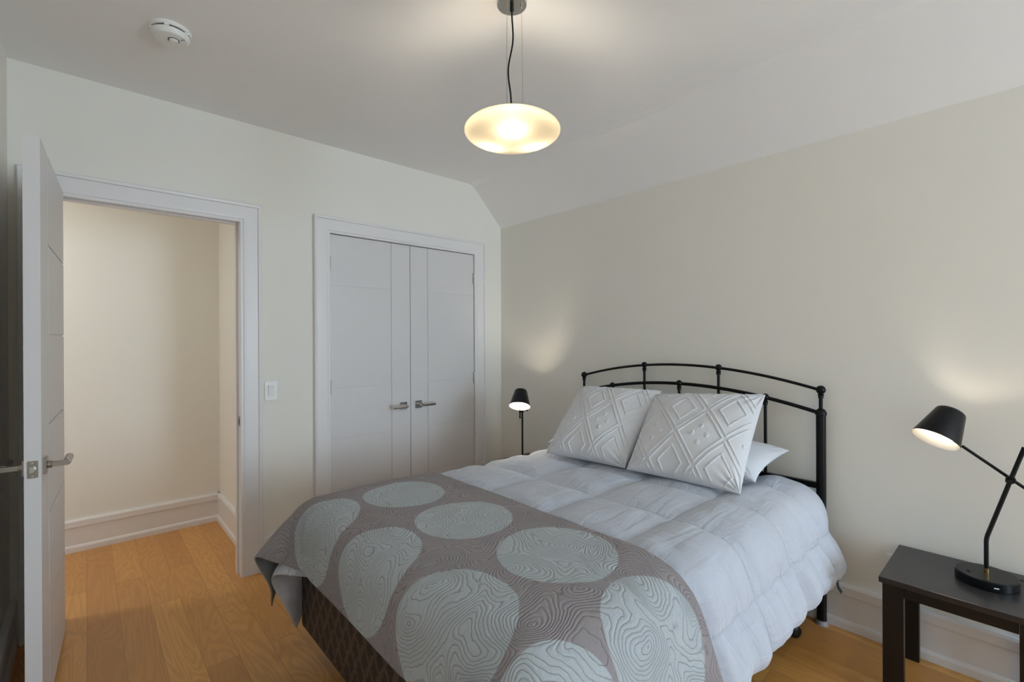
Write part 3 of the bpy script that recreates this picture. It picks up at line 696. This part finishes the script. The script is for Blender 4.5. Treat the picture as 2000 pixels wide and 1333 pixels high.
def grid_normals(P):
    du = np.gradient(P, axis=0); dv = np.gradient(P, axis=1); n = np.cross(du, dv); n /= np.maximum(np.linalg.norm(n, axis=-1, keepdims=True), 1e-9)
    if n[n.shape[0]//2, n.shape[1]//2, 2] < 0: n = -n
    return n
def smooth(P, k):
    for _ in range(k):
        Q = P.copy(); Q[1:-1] = .5*P[1:-1]+.25*(P[2:]+P[:-2]); P = Q.copy(); Q[:,1:-1] = .5*P[:,1:-1]+.25*(P[:,2:]+P[:,:-2]); P = Q
    return P
def sheet(name, F, Pt, Pb, mats, sub=1, back_mat=0, edge_mat=0):
    """closed two-sided sheet from top and bottom grids"""
    nu, nv = F.shape[:2]; me = bpy.data.meshes.new(name)
    verts = np.concatenate([Pt.reshape(-1,3), Pb.reshape(-1,3)]); off = nu*nv; faces = []; mi = []; idx = lambda i, j: i*nv+j
    for i in range(nu-1):
        for j in range(nv-1):
            a, b, c, d = idx(i,j), idx(i+1,j), idx(i+1,j+1), idx(i,j+1); faces.append((a,b,c,d)); mi.append(0); faces.append((d+off,c+off,b+off,a+off)); mi.append(back_mat)
    for i in range(nu-1):
        faces.append((idx(i,0), idx(i,0)+off, idx(i+1,0)+off, idx(i+1,0))); faces.append((idx(i+1,nv-1), idx(i+1,nv-1)+off, idx(i,nv-1)+off, idx(i,nv-1))); mi += [edge_mat]*2
    for j in range(nv-1):
        faces.append((idx(0,j+1), idx(0,j+1)+off, idx(0,j)+off, idx(0,j))); faces.append((idx(nu-1,j), idx(nu-1,j)+off, idx(nu-1,j+1)+off, idx(nu-1,j+1))); mi += [edge_mat]*2
    me.from_pydata(verts.tolist(), [], faces)
    uvl = me.uv_layers.new(name='uv'); ff = F.reshape(-1,2); ff = np.concatenate([ff, ff])
    li = np.zeros(len(me.loops), dtype=np.int32); me.loops.foreach_get('vertex_index', li)
    uvl.data.foreach_set('uv', ff[li].astype(np.float32).ravel())
    for m_ in mats: me.materials.append(m_)
    me.polygons.foreach_set('material_index', mi); me.polygons.foreach_set('use_smooth', [True]*len(me.polygons))
    bm = bmesh.new(); bm.from_mesh(me); bmesh.ops.recalc_face_normals(bm, faces=bm.faces); bm.to_mesh(me); bm.free()
    o = bpy.data.objects.new(name, me); C.objects.link(o)
    if sub: s = o.modifiers.new('subdivision', 'SUBSURF'); s.levels = sub; s.render_levels = sub
    return o
# comforter
us = np.linspace(2.535, BX0-.185, 98)
def cv(u):
    return np.linspace(BY0-float(np.interp(u, [1.2, 1.7, 2.06, 2.5], [.290, .290, .295, .300])), BY1+.315, 100)
F, P = drape(us, cv, .645, (BX0, BX1, BY0, BY1), .10, .065, 110, 7, 3, .12, .025, far_flare=.015, bend=.03)
P = smooth(P, 1); N = grid_normals(P)
SX = 1.657 + .345*np.arange(-4, 4); SY = .930 + .362*np.arange(-3, 6)
dx = np.abs(F[...,0:1]-SX).min(-1); dy = np.abs(F[...,1:2]-SY).min(-1)
nz = np.array([[mnoise.noise(Vector((float(F[i,j,0])*9, float(F[i,j,1])*9, 0))) for j in range(F.shape[1])] for i in range(F.shape[0])])
nz2 = np.array([[mnoise.noise(Vector((float(F[i,j,0])*26, float(F[i,j,1])*5, 3))) for j in range(F.shape[1])] for i in range(F.shape[0])])
sidek = np.clip((.68-P[...,2])/.25, 0, 1)
puff = .030*np.clip(1-np.exp(-dx/.035), 0, 1)*np.clip(1-np.exp(-dy/.035), 0, 1)
inner = np.minimum.reduce([np.minimum(np.arange(F.shape[0]), np.arange(F.shape[0])[::-1])[:,None]*.024 + 0*dx, np.minimum(np.arange(F.shape[1]), np.arange(F.shape[1])[::-1])[None,:]*.021 + 0*dx])
edge = np.sqrt(np.clip(inner/.04, 0, 1))
und = np.clip((F[...,0]-1.22)/.14, 0, 1)
th = (.003+puff*(.25+.75*und)*(1+.25*nz))*edge + .001; sidek = sidek*und
fold = sidek*(.018*nz2 + .024*np.abs(np.sin(PI*(F[...,0]-1.657)/.1725)))
Pt = P + N*(th + fold)[...,None]; Pb = P - N*(.002+.008*edge-fold*.9)[...,None]
Pt_c = Pt.copy()
cf = sheet('comforter', F, Pt, Pb, [M['comforter']], 1)
tag(cf, 'puffy white box-stitched comforter covering the mattress', 'comforter')
# quilt
us = np.linspace(1.292, BX0-.210, 82)
F, Q = drape(us, lambda u: np.linspace(BY0-.31, BY1+.40, 136), .680, (BX0-.030, BX1, BY0-.025, BY1+.035), .105, .10, 120, 7, 11, .13, .035, far_flare=.12, bend=.30)
Q = smooth(Q, 1)
nz = np.array([[mnoise.noise(Vector((float(F[i,j,0])*5, float(F[i,j,1])*5, 7))) for j in range(F.shape[1])] for i in range(F.shape[0])])
N = grid_normals(Q); Q = Q + N*(.004+.006*nz)[...,None]
# keep the quilt outside the comforter it lies on
from mathutils.bvhtree import BVHTree
a_, b_ = Pt_c.shape[:2]
bvh = BVHTree.FromPolygons(Pt_c.reshape(-1,3).tolist(), [(i*b_+j, (i+1)*b_+j, (i+1)*b_+j+1, i*b_+j+1) for i in range(a_-1) for j in range(b_-1)])
sgn_ = None
for rep_ in range(3):
    for i in range(Q.shape[0]):
        for j in range(Q.shape[1]):
            p_ = Vector(Q[i,j].tolist()); c_, n_, k_, d_ = bvh.find_nearest(p_, .08)
            if c_ is None: continue
            if sgn_ is None: sgn_ = 1 if n_.z > 0 else -1
            n_ = n_*sgn_; s_ = (p_-c_).dot(n_)
            ci, cj = divmod(k_, b_-1)
            if ci >= a_-3 or cj <= 1 or cj >= b_-4:
                if d_ < .010 and s_ > 0: Q[i,j] += np.array(n_*(.010-d_))
                elif s_ <= 0 and d_ < .03: Q[i,j] += np.array(n_*(.010+d_))
                continue
            if s_ < .012: Q[i,j] += np.array(n_*(.012-s_))
    if rep_ < 2: Q = smooth(Q, 1)
Fq = F.copy(); Fq[...,0] = 1.292-F[...,0]
qo = sheet('quilt', Fq, Q+N*.004, Q-N*.004, [M['quilt'], M['quilt_back'], mat('quilt_binding', (.36, .32, .33), .9, noise=.03)], 1, 1, 2)
tag(qo, 'taupe quilt with large blue-grey discs spread over the foot of the bed', 'quilt')

# ------------------------------------------------------------------ pillows
def pillow_mesh(name, c00, c10, c01, c11, thick, n, m, pattern=None, flip=1, sag=.05, seed=0):
    """c00 bottom-left, c10 bottom-right, c01 top-left, c11 top-right as seen from the front"""
    c00, c10, c01, c11 = [np.array(c, float) for c in (c00, c10, c01, c11)]
    s, t = np.meshgrid(np.linspace(0, 1, n), np.linspace(0, 1, n), indexing='ij')
    S, T_ = 2*s-1, 2*t-1
    a = s - .5*sag*2*S*(1-T_**2)*np.abs(S)**1.2; b = t - .5*sag*2*T_*(1-S**2)*np.abs(T_)**1.2
    base = (c00*(1-a[...,None])*(1-b[...,None]) + c10*a[...,None]*(1-b[...,None]) + c01*(1-a[...,None])*b[...,None] + c11*a[...,None]*b[...,None])
    nrm_ = np.cross(c10-c00, c01-c00); nrm_ /= np.linalg.norm(nrm_)
    if nrm_[0] > 0: nrm_ = -nrm_
    prof = np.clip((1-np.abs(S)**2.6)*(1-np.abs(T_)**2.6), 0, 1)**.52
    rs = np.random.RandomState(seed)
    wr = np.array([[mnoise.noise(Vector((float(s[i,j])*4+seed, float(t[i,j])*4, seed))) for j in range(n)] for i in range(n)])
    low = 1 - .16*(t-.35)
    h = thick/2*prof*low*(1+.10*wr) + .0015
    hb = thick/2*prof*.8*(1+.08*wr) + .0015
    # gathers running in from the corners
    cr = 0
    for cs, ct in ((0,0),(1,0),(0,1),(1,1)):
        rr = np.hypot(s-cs, t-ct); an = np.arctan2(np.abs(t-ct), np.abs(s-cs)); cr = cr + .006*np.exp(-(rr/.16)**2)*np.sin(an*16+cs*2+ct)*np.clip(rr/.05, 0, 1)
    h = h + cr
    if pattern is not None: h = h + pattern(s, t)
    F = np.stack([s*.5, t*.5], -1)
    return sheet(name, F, base + nrm_*h[...,None], base - nrm_*hb[...,None], [m], 0 if pattern is not None else 1)
def tuft(s, t):
    a = (s-.41)/.42+(t-.39)/.60; b = (s-.41)/.42-(t-.39)/.60
    ci, cj = np.floor(a), np.floor(b); fa, fb = a-ci, b-cj
    par = np.mod(ci-cj, 2)
    e = np.minimum(np.minimum(fa, 1-fa), np.minimum(fb, 1-fb))        # distance to the cell edge in cell units
    sc_ = .17                                                          # metres per cell unit, across
    def ln(d, w): return np.clip(1-(np.abs(d)*sc_/w)**2, 0, 1)**.5
    wob = .006*np.sin(s*160+7*np.sin(t*90))
    out = ln(e-.055+wob*.5, .0038)
    nest = ln(e-.245+wob, .0038)
    d = np.where(par > .5, np.maximum(out, nest), out)
    for oa, ob in ((-.145, -.145), (.145, .145), (.145, -.145), (-.145, .145)):
        rr = np.hypot(fa-.5-oa, fb-.5-ob)*sc_; dot = np.clip(1-((rr-.005)/.0055)**2, 0, 1)**.5
        d = np.where(par < .5, np.maximum(d, dot), d)
    rag = .75+.5*np.random.RandomState(2).rand(*s.shape)
    edge = np.clip(np.minimum(np.minimum(s, 1-s), np.minimum(t, 1-t))/.03, 0, 1)
    return .0046*d*rag*edge
NP = 290
pL = pillow_mesh('throw_pillow', (1.965, 1.885, .703), (2.03, 1.395, .700), (2.37, 1.955, 1.052), (2.40, 1.405, 1.062), .19, NP, M['sham'], tuft, seed=1, sag=.015)
tag(pL, 'white tufted diamond pillow standing left against the headboard', 'pillow', 'white tufted square pillows on the bed')
pR = pillow_mesh('throw_pillow', (2.005, 1.368, .705), (2.07, .842, .690), (2.38, 1.440, 1.040), (2.41, .862, 1.085), .19, NP, M['sham'], tuft, seed=4, sag=.015)
tag(pR, 'white tufted diamond pillow standing right, in front of the plain one', 'pillow', 'white tufted square pillows on the bed')
b1 = pillow_mesh('bed_pillow', (2.23, 1.40, .72), (2.215, .835, .712), (2.53, 1.40, .86), (2.50, .785, .818), .135, 60, M['pillow'], seed=8)
tag(b1, 'plain white pillow lying behind the right tufted pillow', 'pillow', 'plain white pillows at the headboard')
b2 = pillow_mesh('bed_pillow', (2.12, 2.02, .720), (2.27, 1.48, .74), (2.51, 2.06, .84), (2.52, 1.46, .86), .12, 60, M['pillow'], seed=12)
tag(b2, 'plain white pillow mostly hidden behind the left tufted pillow', 'pillow', 'plain white pillows at the headboard')

# strap at the comforter corner
bm = nb()
prev = None
sp_ = [(2.57,.640,.285),(2.565,.586,.270),(2.56,.600,.252),(2.56,.608,.232),(2.558,.604,.212),(2.556,.590,.194)]
for p in sp_:
    p = Vector(p); a = [bm.verts.new(p+Vector((-.016,0,0))), bm.verts.new(p+Vector((.010,0,0))), bm.verts.new(p+Vector((.010,.002,.001))), bm.verts.new(p+Vector((-.016,.002,.001)))]
    if prev:
        for i in range(4): bm.faces.new((prev[i], prev[(i+1)%4], a[(i+1)%4], a[i]))
    else: bm.faces.new(a)
    prev = a
bm.faces.new(prev)
tag(obj('mattress_strap', bm, M['green'], None, smooth=True), 'dark green strap end dangling under the comforter corner by the headboard post', 'strap')
